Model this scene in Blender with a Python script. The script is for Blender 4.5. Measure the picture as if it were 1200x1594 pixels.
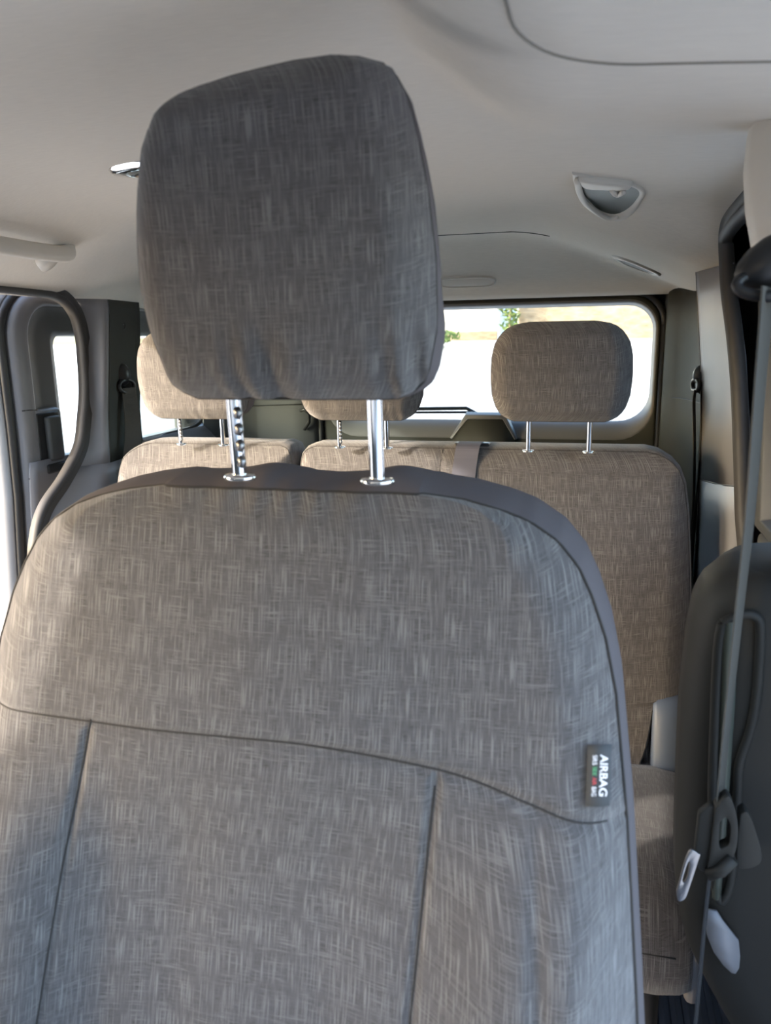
import bpy, bmesh, math, random
from mathutils import Vector, Matrix, noise

for o in list(bpy.data.objects):
    bpy.data.objects.remove(o, do_unlink=True)
scene = bpy.context.scene
COL = scene.collection
random.seed(7)

# ------------------------------------------------------------------ camera
# X = to the right, Y = towards the tail of the van, Z = up, floor of the van at z = 0
yaw, pit, rol = math.radians(14.6), math.radians(12.65), math.radians(1.0)
r0 = Vector((math.cos(yaw), math.sin(yaw), 0))
fw = Vector((-math.sin(yaw) * math.cos(pit), math.cos(yaw) * math.cos(pit), -math.sin(pit)))
u0 = r0.cross(fw)
rt = math.cos(rol) * r0 - math.sin(rol) * u0
up = math.sin(rol) * r0 + math.cos(rol) * u0
cam_d = bpy.data.cameras.new('camera')
cam = bpy.data.objects.new('camera', cam_d)
COL.objects.link(cam)
cam.matrix_world = Matrix(((rt.x, up.x, -fw.x, 0), (rt.y, up.y, -fw.y, 0), (rt.z, up.z, -fw.z, 1.2), (0, 0, 0, 1)))
cam_d.sensor_fit = 'VERTICAL'
cam_d.sensor_height = 36.0
cam_d.lens = 36.0 * 1199.0 / 1594.0
cam_d.clip_start = 0.02
cam_d.clip_end = 400
cam_d.dof.use_dof = True
cam_d.dof.focus_distance = 1.45
cam_d.dof.aperture_fstop = cam_d.lens / 3.6
scene.camera = cam

# ------------------------------------------------------------------ world, sun, exposure
SUN_DIR = Vector((1.0, 0.67, -0.40)).normalized()      # direction the light travels
world = bpy.data.worlds.new('sky')
scene.world = world
world.use_nodes = True
wn = world.node_tree
wn.nodes.clear()
sky = wn.nodes.new('ShaderNodeTexSky')
sky.sky_type = 'NISHITA'
sky.sun_disc = False
sky.sun_elevation = math.asin(-SUN_DIR.z)
sky.sun_rotation = math.atan2(-SUN_DIR.x, -SUN_DIR.y)
sky.air_density = 1.0
sky.dust_density = 2.0
bg = wn.nodes.new('ShaderNodeBackground')
bg.inputs['Strength'].default_value = 1.0
wo = wn.nodes.new('ShaderNodeOutputWorld')
wn.links.new(sky.outputs[0], bg.inputs[0])
wn.links.new(bg.outputs[0], wo.inputs[0])

sun_d = bpy.data.lights.new('sun', 'SUN')
sun_d.energy = 4.0
sun_d.angle = math.radians(0.9)
sun_d.color = (1.0, 0.90, 0.78)
sun = bpy.data.objects.new('sun', sun_d)
COL.objects.link(sun)
sun.location = (-4, -5, 5)
sun.rotation_euler = SUN_DIR.to_track_quat('-Z', 'Y').to_euler()

scene.view_settings.view_transform = 'Standard'
scene.view_settings.look = 'None'
scene.view_settings.gamma = 1.0
scene.view_settings.use_curve_mapping = False
scene.view_settings.exposure = 0.92

# ------------------------------------------------------------------ materials
def new_mat(name):
    m = bpy.data.materials.new(name)
    m.use_nodes = True
    nt = m.node_tree
    return m, nt, nt.nodes['Principled BSDF']

def N(nt, kind, **kw):
    n = nt.nodes.new(kind)
    for k, v in kw.items():
        setattr(n, k, v)
    return n

def math_node(nt, op, a, b=None, c=None):
    n = nt.nodes.new('ShaderNodeMath')
    n.operation = op
    for i, v in enumerate((a, b, c)):
        if v is None:
            continue
        if isinstance(v, (int, float)):
            n.inputs[i].default_value = v
        else:
            nt.links.new(v, n.inputs[i])
    return n.outputs[0]

def plastic(name, col, rough=0.5, grain=900.0, bump=0.15, spec=0.4, var=0.06):
    m, nt, b = new_mat(name)
    tc = N(nt, 'ShaderNodeTexCoord')
    n1 = N(nt, 'ShaderNodeTexNoise')
    n1.inputs['Scale'].default_value = grain
    n1.inputs['Detail'].default_value = 2
    nt.links.new(tc.outputs['Object'], n1.inputs['Vector'])
    n2 = N(nt, 'ShaderNodeTexNoise')
    n2.inputs['Scale'].default_value = 9
    n2.inputs['Detail'].default_value = 4
    nt.links.new(tc.outputs['Object'], n2.inputs['Vector'])
    mx = N(nt, 'ShaderNodeMix', data_type='RGBA')
    nt.links.new(n2.outputs['Fac'], mx.inputs[0])
    mx.inputs[6].default_value = (*[c * (1 - var) for c in col], 1)
    mx.inputs[7].default_value = (*[c * (1 + var) for c in col], 1)
    nt.links.new(mx.outputs[2], b.inputs['Base Color'])
    b.inputs['Roughness'].default_value = rough
    b.inputs['Specular IOR Level'].default_value = spec
    bp = N(nt, 'ShaderNodeBump')
    bp.inputs['Strength'].default_value = bump
    bp.inputs['Distance'].default_value = 0.0006
    nt.links.new(n1.outputs['Fac'], bp.inputs['Height'])
    nt.links.new(bp.outputs[0], b.inputs['Normal'])
    return m

def fabric(name, base, light, dark, k=1.0, lean=0.3, flat=False):
    """linen-look upholstery: short pale threads running up and across a grey ground"""
    m, nt, b = new_mat(name)
    tc = N(nt, 'ShaderNodeTexCoord')
    oi = N(nt, 'ShaderNodeObjectInfo')
    sp = N(nt, 'ShaderNodeSeparateXYZ')
    nt.links.new(tc.outputs['Object'], sp.inputs[0])
    ro = math_node(nt, 'MULTIPLY', oi.outputs['Random'], 13.0)
    yl = math_node(nt, 'MULTIPLY_ADD', sp.outputs['Z'], -lean, sp.outputs['Y'])
    u = math_node(nt, 'ADD', math_node(nt, 'MULTIPLY_ADD', yl, 0.7, sp.outputs['X']), ro)
    v = math_node(nt, 'MULTIPLY_ADD', yl, -0.5, sp.outputs['Z'])

    if flat:                                            # cushion tops: threads run fore and aft
        u = sp.outputs['X']
        v = math_node(nt, 'SUBTRACT', sp.outputs['Y'], sp.outputs['Z'])

    def tex(su, sv, off, detail=0.0):
        cb = N(nt, 'ShaderNodeCombineXYZ')
        nt.links.new(math_node(nt, 'MULTIPLY', u, su * k), cb.inputs[0])
        nt.links.new(math_node(nt, 'MULTIPLY', v, sv * k), cb.inputs[1])
        cb.inputs[2].default_value = off
        n = N(nt, 'ShaderNodeTexNoise')
        n.inputs['Scale'].default_value = 1.0
        n.inputs['Detail'].default_value = detail
        nt.links.new(cb.outputs[0], n.inputs['Vector'])
        return n.outputs['Fac']

    def band(x, lo, hi):
        r = N(nt, 'ShaderNodeMapRange')
        r.interpolation_type = 'SMOOTHSTEP'
        r.inputs['From Min'].default_value = lo
        r.inputs['From Max'].default_value = hi
        nt.links.new(x, r.inputs['Value'])
        return r.outputs[0]

    vert = band(tex(400, 11, 3.1), 0.56, 0.69)
    hori = band(tex(12, 400, 7.7), 0.585, 0.71)
    vd = band(tex(300, 30, 21.0), 0.56, 0.72)
    hd = band(tex(38, 380, 33.0), 0.52, 0.68)
    patch = tex(22, 22, 12.0, 2.0)
    patch_s = band(patch, 0.35, 0.65)
    weave = tex(700, 700, 5.0)
    hori = math_node(nt, 'MULTIPLY', hori, math_node(nt, 'MULTIPLY_ADD', patch_s, 0.7, 0.15))
    lightf = math_node(nt, 'MAXIMUM', math_node(nt, 'MULTIPLY', vert, 0.85), math_node(nt, 'MULTIPLY', hori, 0.75))
    darkf = math_node(nt, 'MULTIPLY', math_node(nt, 'MAXIMUM', math_node(nt, 'MULTIPLY', vd, 0.5), math_node(nt, 'MULTIPLY', hd, patch_s)), 0.75)
    m1 = N(nt, 'ShaderNodeMix', data_type='RGBA')
    m1.inputs[6].default_value = (*base, 1)
    m1.inputs[7].default_value = (*dark, 1)
    nt.links.new(darkf, m1.inputs[0])
    m2 = N(nt, 'ShaderNodeMix', data_type='RGBA')
    nt.links.new(m1.outputs[2], m2.inputs[6])
    m2.inputs[7].default_value = (*light, 1)
    nt.links.new(math_node(nt, 'MULTIPLY', lightf, 0.55), m2.inputs[0])
    m3 = N(nt, 'ShaderNodeMix', data_type='RGBA', blend_type='MULTIPLY')
    m3.inputs[0].default_value = 1.0
    nt.links.new(m2.outputs[2], m3.inputs[6])
    w = math_node(nt, 'MULTIPLY_ADD', weave, 0.55, 0.72)
    cw = N(nt, 'ShaderNodeCombineColor')
    for i in range(3):
        nt.links.new(w, cw.inputs[i])
    nt.links.new(cw.outputs[0], m3.inputs[7])
    nt.links.new(m3.outputs[2], b.inputs['Base Color'])
    b.inputs['Roughness'].default_value = 0.92
    b.inputs['Specular IOR Level'].default_value = 0.15
    b.inputs['Sheen Weight'].default_value = 0.25
    b.inputs['Sheen Roughness'].default_value = 0.5
    hgt = math_node(nt, 'ADD', math_node(nt, 'MULTIPLY', weave, 0.7), lightf)
    bp = N(nt, 'ShaderNodeBump')
    bp.inputs['Strength'].default_value = 0.35
    bp.inputs['Distance'].default_value = 0.0008
    nt.links.new(hgt, bp.inputs['Height'])
    nt.links.new(bp.outputs[0], b.inputs['Normal'])
    return m

def simple(name, col, rough=0.5, metal=0.0, spec=0.5):
    m, nt, b = new_mat(name)
    b.inputs['Base Color'].default_value = (*col, 1)
    b.inputs['Roughness'].default_value = rough
    b.inputs['Metallic'].default_value = metal
    b.inputs['Specular IOR Level'].default_value = spec
    return m

def glass_mat(name, tint, refl=0.06):
    m = bpy.data.materials.new(name)
    m.use_nodes = True
    nt = m.node_tree
    nt.nodes.clear()
    tr = N(nt, 'ShaderNodeBsdfTransparent')
    tr.inputs[0].default_value = (*tint, 1)
    gl = N(nt, 'ShaderNodeBsdfGlossy')
    gl.inputs['Roughness'].default_value = 0.02
    mx = N(nt, 'ShaderNodeMixShader')
    mx.inputs[0].default_value = refl
    out = N(nt, 'ShaderNodeOutputMaterial')
    nt.links.new(tr.outputs[0], mx.inputs[1])
    nt.links.new(gl.outputs[0], mx.inputs[2])
    nt.links.new(mx.outputs[0], out.inputs[0])
    return m

def webbing(name, col):
    m, nt, b = new_mat(name)
    tc = N(nt, 'ShaderNodeTexCoord')
    wv = N(nt, 'ShaderNodeTexWave')
    wv.bands_direction = 'Z'
    wv.inputs['Scale'].default_value = 260
    wv.inputs['Distortion'].default_value = 1.0
    nt.links.new(tc.outputs['Object'], wv.inputs['Vector'])
    mx = N(nt, 'ShaderNodeMix', data_type='RGBA')
    nt.links.new(wv.outputs['Fac'], mx.inputs[0])
    mx.inputs[6].default_value = (*[c * 0.85 for c in col], 1)
    mx.inputs[7].default_value = (*[c * 1.15 for c in col], 1)
    nt.links.new(mx.outputs[2], b.inputs['Base Color'])
    b.inputs['Roughness'].default_value = 0.75
    bp = N(nt, 'ShaderNodeBump')
    bp.inputs['Strength'].default_value = 0.3
    bp.inputs['Distance'].default_value = 0.0005
    nt.links.new(wv.outputs['Fac'], bp.inputs['Height'])
    nt.links.new(bp.outputs[0], b.inputs['Normal'])
    return m

def stone_mat(name):
    m, nt, b = new_mat(name)
    tc = N(nt, 'ShaderNodeTexCoord')
    mp = N(nt, 'ShaderNodeMapping')
    mp.inputs['Scale'].default_value = (2.0, 2.0, 5.0)
    nt.links.new(tc.outputs['Object'], mp.inputs[0])
    vo = N(nt, 'ShaderNodeTexVoronoi')
    vo.inputs['Scale'].default_value = 2.0
    nt.links.new(mp.outputs[0], vo.inputs['Vector'])
    ns = N(nt, 'ShaderNodeTexNoise')
    ns.inputs['Scale'].default_value = 5
    ns.inputs['Detail'].default_value = 6
    nt.links.new(mp.outputs[0], ns.inputs['Vector'])
    cr = N(nt, 'ShaderNodeValToRGB')
    cr.color_ramp.elements[0].color = (0.10, 0.075, 0.05, 1)
    cr.color_ramp.elements[1].color = (0.34, 0.27, 0.19, 1)
    add = math_node(nt, 'MULTIPLY_ADD', vo.outputs['Distance'], 0.5, math_node(nt, 'MULTIPLY', ns.outputs['Fac'], 0.6))
    nt.links.new(add, cr.inputs[0])
    nt.links.new(cr.outputs[0], b.inputs['Base Color'])
    b.inputs['Roughness'].default_value = 0.9
    bp = N(nt, 'ShaderNodeBump')
    bp.inputs['Distance'].default_value = 0.03
    nt.links.new(add, bp.inputs['Height'])
    nt.links.new(bp.outputs[0], b.inputs['Normal'])
    return m

def headliner_mat(name, col):
    m, nt, b = new_mat(name)
    tc = N(nt, 'ShaderNodeTexCoord')
    mp = N(nt, 'ShaderNodeMapping')
    mp.inputs['Scale'].default_value = (40, 420, 200)
    nt.links.new(tc.outputs['Object'], mp.inputs[0])
    ns = N(nt, 'ShaderNodeTexNoise')
    ns.inputs['Scale'].default_value = 1.0
    ns.inputs['Detail'].default_value = 3
    nt.links.new(mp.outputs[0], ns.inputs['Vector'])
    mx = N(nt, 'ShaderNodeMix', data_type='RGBA')
    nt.links.new(ns.outputs['Fac'], mx.inputs[0])
    mx.inputs[6].default_value = (*[c * 0.9 for c in col], 1)
    mx.inputs[7].default_value = (*[c * 1.08 for c in col], 1)
    nt.links.new(mx.outputs[2], b.inputs['Base Color'])
    b.inputs['Roughness'].default_value = 0.95
    b.inputs['Specular IOR Level'].default_value = 0.1
    bp = N(nt, 'ShaderNodeBump')
    bp.inputs['Strength'].default_value = 0.35
    bp.inputs['Distance'].default_value = 0.0012
    nt.links.new(ns.outputs['Fac'], bp.inputs['Height'])
    nt.links.new(bp.outputs[0], b.inputs['Normal'])
    return m

M = {
    'fabric': fabric('upholstery_linen', (0.086, 0.080, 0.081), (0.265, 0.255, 0.248), (0.048, 0.044, 0.042), 3.0),
    'fabric_flat': fabric('upholstery_linen_cushion', (0.086, 0.080, 0.081), (0.265, 0.255, 0.248), (0.048, 0.044, 0.042), 2.8, 0.0, True),
    'fabric_head': fabric('upholstery_linen_headrest', (0.086, 0.080, 0.081), (0.235, 0.225, 0.215), (0.048, 0.044, 0.042), 3.0, -0.08),
    'plain': plastic('plain_knit_fabric', (0.095, 0.084, 0.088), 0.9, 1500, 0.3, 0.1),
    'thread': simple('seam_thread', (0.028, 0.025, 0.023), 0.9),
    'headliner': headliner_mat('headliner_cloth', (0.63, 0.585, 0.515)),
    'beige': plastic('beige_plastic', (0.56, 0.52, 0.455), 0.5, 700, 0.1),
    'grey': plastic('grey_plastic', (0.165, 0.165, 0.178), 0.42, 1000, 0.2),
    'charcoal': plastic('charcoal_plastic', (0.06, 0.062, 0.062), 0.5, 1000, 0.2),
    'black': plastic('black_plastic', (0.014, 0.014, 0.015), 0.4, 900, 0.1),
    'rubber': plastic('rubber_seal', (0.032, 0.030, 0.029), 0.6, 600, 0.1),
    'chrome': simple('chrome', (0.85, 0.85, 0.86), 0.08, 1.0),
    'steel': simple('steel', (0.30, 0.30, 0.31), 0.35, 1.0),
    'belt': webbing('belt_webbing', (0.058, 0.053, 0.044)),
    'belt_dark': webbing('dark_belt_webbing', (0.085, 0.085, 0.11)),
    'belt_black': webbing('black_belt_webbing', (0.016, 0.016, 0.018)),
    'glass': glass_mat('window_glass', (0.86, 0.90, 0.90)),
    'paint': simple('silver_paint', (0.26, 0.265, 0.28), 0.35),
    'side_glass': glass_mat('side_glass', (0.80, 0.83, 0.85)),
    'pillar': plastic('brown_black_plastic', (0.017, 0.016, 0.014), 0.6, 900, 0.2, 0.25),
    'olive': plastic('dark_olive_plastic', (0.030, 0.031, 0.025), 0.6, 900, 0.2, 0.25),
    'reveal': plastic('window_reveal_plastic', (0.115, 0.115, 0.115), 0.45, 900, 0.1),
    'grey_green': plastic('grey_green_plastic', (0.055, 0.062, 0.050), 0.5, 900, 0.1),
    'mat': plastic('ribbed_rubber_floor', (0.11, 0.12, 0.145), 0.6, 500, 0.2),
    'hinge': plastic('blue_grey_plastic', (0.055, 0.072, 0.105), 0.45, 900, 0.1),
    'groove': simple('headliner_groove', (0.20, 0.18, 0.15), 0.95),
    'lens': simple('lamp_lens', (0.75, 0.80, 0.80), 0.15),
    'tag': simple('tag_cloth', (0.045, 0.047, 0.05), 0.85),
    'print': simple('white_print', (0.85, 0.85, 0.88), 0.7),
    'print_green': simple('green_print', (0.10, 0.42, 0.18), 0.7),
    'print_red': simple('red_print', (0.60, 0.07, 0.08), 0.7),
    'ground': plastic('sunlit_concrete', (0.50, 0.49, 0.475), 0.9, 30, 0.2, 0.2, 0.1),
    'stone': stone_mat('rough_stone'),
    'render': plastic('white_wall_render', (0.78, 0.76, 0.72), 0.9, 60, 0.2),
    'leaf': plastic('leaf', (0.12, 0.16, 0.05), 0.7, 30, 0.1, 0.2, 0.4),
}

# ------------------------------------------------------------------ helpers
def link(o, parent=None):
    COL.objects.link(o)
    if parent is not None:
        o.parent = parent
    return o

def thing(name, label, cat, loc=(0, 0, 0), group=None):
    o = bpy.data.objects.new(name, None)
    o.empty_display_size = 0.05
    COL.objects.link(o)
    o.location = loc
    o['label'] = label
    o['category'] = cat
    if group:
        o['group'] = group
    return o

def tag(o, label, cat, group=None):
    o['label'] = label
    o['category'] = cat
    if group:
        o['group'] = group
    return o

def world_off(parent):
    """summed location of the chain of parents (none of them is rotated when this is used)"""
    v = Vector((0, 0, 0))
    p = parent
    while p is not None:
        v += Vector(p.location)
        p = p.parent
    return v

def mk(name, verts, faces, mat, parent=None, smooth=True, sub=0, bevel=0.0, seg=3, solid=0.0, solid_off=1.0, local=False, recalc=True):
    """verts in world coordinates (or local ones, with local=True)"""
    me = bpy.data.meshes.new(name)
    me.from_pydata([tuple(v) for v in verts], [], faces)
    if recalc:
        bm = bmesh.new()
        bm.from_mesh(me)
        bmesh.ops.remove_doubles(bm, verts=bm.verts, dist=1e-6)
        bmesh.ops.recalc_face_normals(bm, faces=bm.faces)
        bm.to_mesh(me)
        bm.free()
    me.materials.append(M[mat] if isinstance(mat, str) else mat)
    if smooth:
        me.polygons.foreach_set('use_smooth', [True] * len(me.polygons))
    me.update()
    o = bpy.data.objects.new(name, me)
    link(o, parent)
    if parent is not None and not local:
        o.location = -world_off(parent)
    if solid:
        s = o.modifiers.new('solid', 'SOLIDIFY')
        s.thickness = solid
        s.offset = solid_off
    if bevel:
        b = o.modifiers.new('bevel', 'BEVEL')
        b.width = bevel
        b.segments = seg
        b.limit_method = 'ANGLE'
        b.angle_limit = math.radians(35)
        b.harden_normals = False
    if sub:
        s = o.modifiers.new('sub', 'SUBSURF')
        s.levels = sub
        s.render_levels = sub
    return o

def struct(o):
    o['kind'] = 'structure'
    return o

def strips(rings, closed=False, cap0=False, cap1=False):
    """faces of a loft through rings that all have the same number of points"""
    n = len(rings[0])
    v = [p for r in rings for p in r]
    f = []
    for i in range(len(rings) - 1):
        for j in range(n if closed else n - 1):
            k = (j + 1) % n
            f.append((i * n + j, i * n + k, (i + 1) * n + k, (i + 1) * n + j))
    if cap0:
        f.append(tuple(range(n))[::-1])
    if cap1:
        b = (len(rings) - 1) * n
        f.append(tuple(range(b, b + n)))
    return v, f

def box_vf(x0, x1, y0, y1, z0, z1):
    v = [(x, y, z) for x in (x0, x1) for y in (y0, y1) for z in (z0, z1)]
    f = [(0, 1, 3, 2), (4, 6, 7, 5), (0, 4, 5, 1), (2, 3, 7, 6), (0, 2, 6, 4), (1, 5, 7, 3)]
    return v, f

def box(name, x0, x1, y0, y1, z0, z1, mat, parent=None, bevel=0.004, seg=3):
    v, f = box_vf(x0, x1, y0, y1, z0, z1)
    return mk(name, v, f, mat, parent, smooth=bevel > 0, bevel=bevel, seg=seg)

def catmull(pts, n=6):
    P = [Vector(p) for p in pts]
    out = []
    for i in range(len(P) - 1):
        a = P[i - 1] if i > 0 else P[i] * 2 - P[i + 1]
        b, c = P[i], P[i + 1]
        d = P[i + 2] if i + 2 < len(P) else P[i + 1] * 2 - P[i]
        for k in range(n):
            t = k / n
            out.append(0.5 * ((2 * b) + (c - a) * t + (2 * a - 5 * b + 4 * c - d) * t * t + (3 * b - a - 3 * c + d) * t ** 3))
    out.append(P[-1])
    return out

def sweep(path, prof, upv):
    """sweep a closed 2D profile (side, up) along a 3D path; upv fixes the profile's up"""
    path = [Vector(p) for p in path]
    rings = []
    for i, p in enumerate(path):
        t = (path[min(i + 1, len(path) - 1)] - path[max(i - 1, 0)]).normalized()
        u = Vector(upv) if not callable(upv) else Vector(upv(i))
        s = t.cross(u).normalized()
        w = s.cross(t).normalized()
        rings.append([p + s * a + w * b for a, b in prof])
    return strips(rings, True, True, True)

def circ(r, n=12, ry=None):
    ry = r if ry is None else ry
    return [(r * math.cos(2 * math.pi * i / n), ry * math.sin(2 * math.pi * i / n)) for i in range(n)]

def rrect(w, h, r, n=4):
    out = []
    for cx, cy, a0 in ((w / 2 - r, h / 2 - r, 0), (-w / 2 + r, h / 2 - r, 90), (-w / 2 + r, -h / 2 + r, 180), (w / 2 - r, -h / 2 + r, 270)):
        for i in range(n + 1):
            a = math.radians(a0 + 90 * i / n)
            out.append((cx + r * math.cos(a), cy + r * math.sin(a)))
    return out

def tube(name, path, r, mat, parent=None, n=10, upv=(0.13, 0.21, 0.97), ry=None):
    v, f = sweep(path, circ(r, n, ry), upv)
    return mk(name, v, f, mat, parent)

def ss(a, b, x):
    t = min(1.0, max(0.0, (x - a) / (b - a)))
    return t * t * (3 - 2 * t)

def lerp_tab(tab, x):
    """piecewise linear look-up in a list of (x, y) sorted by x"""
    if x <= tab[0][0]:
        return tab[0][1]
    for (a, b), (c, d) in zip(tab, tab[1:]):
        if x <= c:
            return b + (d - b) * (x - a) / (c - a)
    return tab[-1][1]

# ================================================================== OUTSIDE
v, f = [], []
ys = [-30, -8, 3.2, 6, 10, 14, 18.2, 24, 60]
zs_ = [-0.46, -0.46, -0.46, -0.25, 0.18, 0.65, 1.12, 1.15, 1.2]
ground = mk('ground', *strips([[(x, y, z) for x in (-40, -12, -3, 3, 12, 40)] for y, z in zip(ys, zs_)]), 'ground', smooth=True)
struct(ground)
sw = box('stone_wall', -1.55, 14, 18.2, 18.9, 0.9, 4.6, 'stone', bevel=0.04)
tag(sw, 'rough brown stone wall outside, seen through the rear window', 'wall')
hs = thing('white_house', 'overexposed white house wall outside, left of the stone wall', 'house', (-6, 19, 1.1))
box('wall', -13, -2.1, 19.0, 24, 0.9, 6.0, 'render', hs, 0.03)
box('door_panel', -3.1, -2.5, 18.96, 19.02, 1.05, 2.5, 'render', hs, 0.01)
box('plinth', -13, -2.1, 18.95, 19.0, 0.9, 1.35, 'stone', hs, 0.02)
def leafy(name, cx, cy, cz, rx, rz, n, label):
    v, f = [], []
    for i in range(n):
        a, b = random.uniform(0, 6.283), random.uniform(-1, 1)
        rr = random.random() ** 0.4
        p = Vector((cx + rx * rr * math.cos(a) * math.sqrt(1 - b * b), cy + rx * rr * math.sin(a) * math.sqrt(1 - b * b), cz + rz * rr * b))
        q = Vector((random.uniform(-1, 1), random.uniform(-1, 1), random.uniform(-1, 1))).normalized()
        s = q.orthogonal().normalized()
        k = len(v)
        L = random.uniform(0.05, 0.1)
        v += [p - q * L, p + s * L * .4, p + q * L, p - s * L * .4]
        f.append((k, k + 1, k + 2, k + 3))
    t = thing(name, label, 'bush', (cx, cy, cz - rz))
    mk('foliage', v, f, 'leaf', t, smooth=False, recalc=False)['kind'] = 'stuff'
    tube('stem', [(cx, cy, cz - rz - .1), (cx + .02, cy, cz)], 0.03, 'stone', t, 8)
    return t
leafy('bush', -1.72, 17.9, 1.8, 0.22, 0.75, 260, 'narrow green bush at the left end of the stone wall outside')
leafy('bush', -3.2, 17.0, 1.25, 0.55, 0.16, 260, 'low dry bush in front of the white house outside')

# unseen wall added behind the camera to darken the front headrest
struct(box('front_shade_wall', -4.5, 12, -7.0, -6.4, -.5, 2.0, 'stone', None, 0.03))

# ================================================================== VAN SHELL
# ---- floor
v, f = box_vf(-1.2, 0.36, -0.6, 2.36, -0.06, 0.0)
floor = struct(mk('floor', v, f, 'mat', smooth=False))
rib_mesh = None
for i in range(34):
    x = -0.42 + i * 0.022
    if rib_mesh is None:
        v, f = box_vf(-0.006, 0.006, 0.95, 2.3, 0.0, 0.006)
        o = mk('floor_rib', v, f, 'mat', floor, smooth=True, bevel=0.002, seg=2, local=True)
        rib_mesh = o
    else:
        o = rib_mesh.copy()
        link(o, floor)
    o.location = (x, 0, 0)

# ---- ceiling: moulded headliner
PX, PY, PR = -.055, .630, .085          # corner of the lower front pad
def pad_d(X, Y):
    ax, ay = (PX + PR) - X, Y - (PY - PR)
    if ax > 0 and ay > 0:
        return math.hypot(ax, ay) - PR
    return max(ax, ay) - PR

def smin(a, b, k):
    h = max(k - abs(a - b), 0) / k
    return min(a, b) - h * h * k * .25

def cz(X, Y):
    z = 1.47
    t = max(0, (-.72 - X) / .45)
    z -= .155 * t ** 2.0
    dr = .030 + .115 * ss(1.60, 1.80, Y)
    t = max(0, (X + .20) / .45)
    z -= dr * t ** 1.35
    t = math.hypot(max(0, PX + .03 - X) / .15, max(0, Y - PY) / .50)
    z -= .070 * (1 - min(1, t) ** 2) + .003 * (1 - ss(-.03, .0, pad_d(X, Y)))
    z -= .012 * ss(1.7, 2.03, Y)
    t = max(0, (Y - 2.03) / .25)
    zr_ = 1.462 - .142 * min(1.06, t) ** 1.5
    return smin(z, zr_, .02)

nx, ny = 110, 200
rings = [[(X, Y, cz(X, Y)) for X in [-1.186 + 1.451 * i / nx for i in range(nx + 1)]] for Y in [-0.68 + 2.99 * j / ny for j in range(ny + 1)]]
ceiling = struct(mk('ceiling', *strips(rings), 'headliner'))
# pressed seam line round the front pad
path = []
for i in range(41):
    # walk the contour pad_d = 0
    s = i / 40
    if s < 0.35:
        X, Y = PX, 0.2 + s / 0.35 * (PY - PR - 0.2)
    elif s < 0.65:
        a = (s - 0.35) / 0.30 * math.pi / 2
        X, Y = PX + PR - PR * math.cos(a), PY - PR + PR * math.sin(a)
    else:
        X, Y = PX + PR + (s - 0.65) / 0.35 * .2, PY
    path.append((X, Y, cz(X, Y) - 0.0005))
tube('seam', path, 0.0012, 'groove', ceiling, 6)
path = [(X, 2.03 - 0.012 * ss(-.25, .0, X), cz(X, 2.03 - 0.012 * ss(-.25, .0, X)) - 0.0002) for X in [-1.0 + i * .03 for i in range(31)]]
tube('seam', path, 0.0016, 'olive', ceiling, 6)
# roof skin above the headliner and the rails over the doors
struct(box('roof', -1.225, 0.36, -0.70, 2.42, 1.50, 1.53, 'paint', None, 0.01))
struct(box('roof_rail', -1.225, -1.185, -0.70, 2.40, 1.325, 1.50, 'rubber', None, 0.005))
struct(box('roof_rail', 0.285, 0.36, -0.70, 2.40, 1.43, 1.50, 'paint', None, 0.005))

# unseen dashboard behind the camera, added so the headrest faces something dark
struct(box('dashboard', -1.19, 0.29, -1.15, -0.42, 0.0, 0.86, 'charcoal', None, 0.05))
# unseen header behind the camera, added and hung low to shade the headrest
struct(box('header_light_block', -1.19, 0.29, -0.72, -0.66, 1.27, 1.50, 'charcoal', None, 0.01))
# ---- left side: C pillar trim
rows = [  # z, front (X,Y), ridge (X,Y), rear (X,Y)
    (1.305, (-1.178, 1.640), (-1.125, 1.688), (-1.150, 1.872)),
    (1.285, (-1.178, 1.652), (-1.125, 1.690), (-1.150, 1.872)),
    (1.220, (-1.178, 1.655), (-1.128, 1.684), (-1.152, 1.868)),
    (1.160, (-1.178, 1.652), (-1.130, 1.677), (-1.155, 1.862)),
    (1.090, (-1.178, 1.645), (-1.133, 1.668), (-1.157, 1.856)),
    (1.030, (-1.178, 1.632), (-1.135, 1.660), (-1.160, 1.850)),
    (0.953, (-1.178, 1.600), (-1.130, 1.646), (-1.158, 1.846)),
    (0.915, (-1.178, 1.560), (-1.126, 1.636), (-1.155, 1.845)),
    (0.888, (-1.178, 1.530), (-1.122, 1.625), (-1.150, 1.845)),
    (0.836, (-1.178, 1.455), (-1.118, 1.590), (-1.146, 1.845)),
    (0.778, (-1.178, 1.418), (-1.114, 1.550), (-1.140, 1.845)),
    (0.700, (-1.178, 1.408), (-1.110, 1.520), (-1.130, 1.845)),
    (0.400, (-1.178, 1.405), (-1.105, 1.500), (-1.120, 1.845)),
    (0.000, (-1.178, 1.405), (-1.105, 1.500), (-1.120, 1.845)),
]
def pillar(rows, tilt=0.0):
    rings = []
    for z, F_, R_, B_ in rows:
        k = tilt * ss(1.33, 1.1, z)
        F_, R_, B_ = Vector((*F_, z + k)), Vector((*R_, z + k * .45)), Vector((*B_, z))
        out = []
        for k in range(5):
            out.append(F_.lerp(R_, k / 5))
        # rounded ridge
        a = F_.lerp(R_, 0.82)
        b = R_.lerp(B_, 0.10)
        for k in range(5):
            t = k / 4
            out.append(a * (1 - t) ** 2 + R_ * 2 * t * (1 - t) + b * t * t)
        for k in range(1, 6):
            out.append(b.lerp(B_, k / 5))
        rings.append(out)
    return strips(rings)
def split_cols(rings_vf, n, c0, c1):
    v, f = rings_vf
    R = [v[i:i + n][c0:c1 + 1] for i in range(0, len(v), n)]
    return strips(R)
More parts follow.
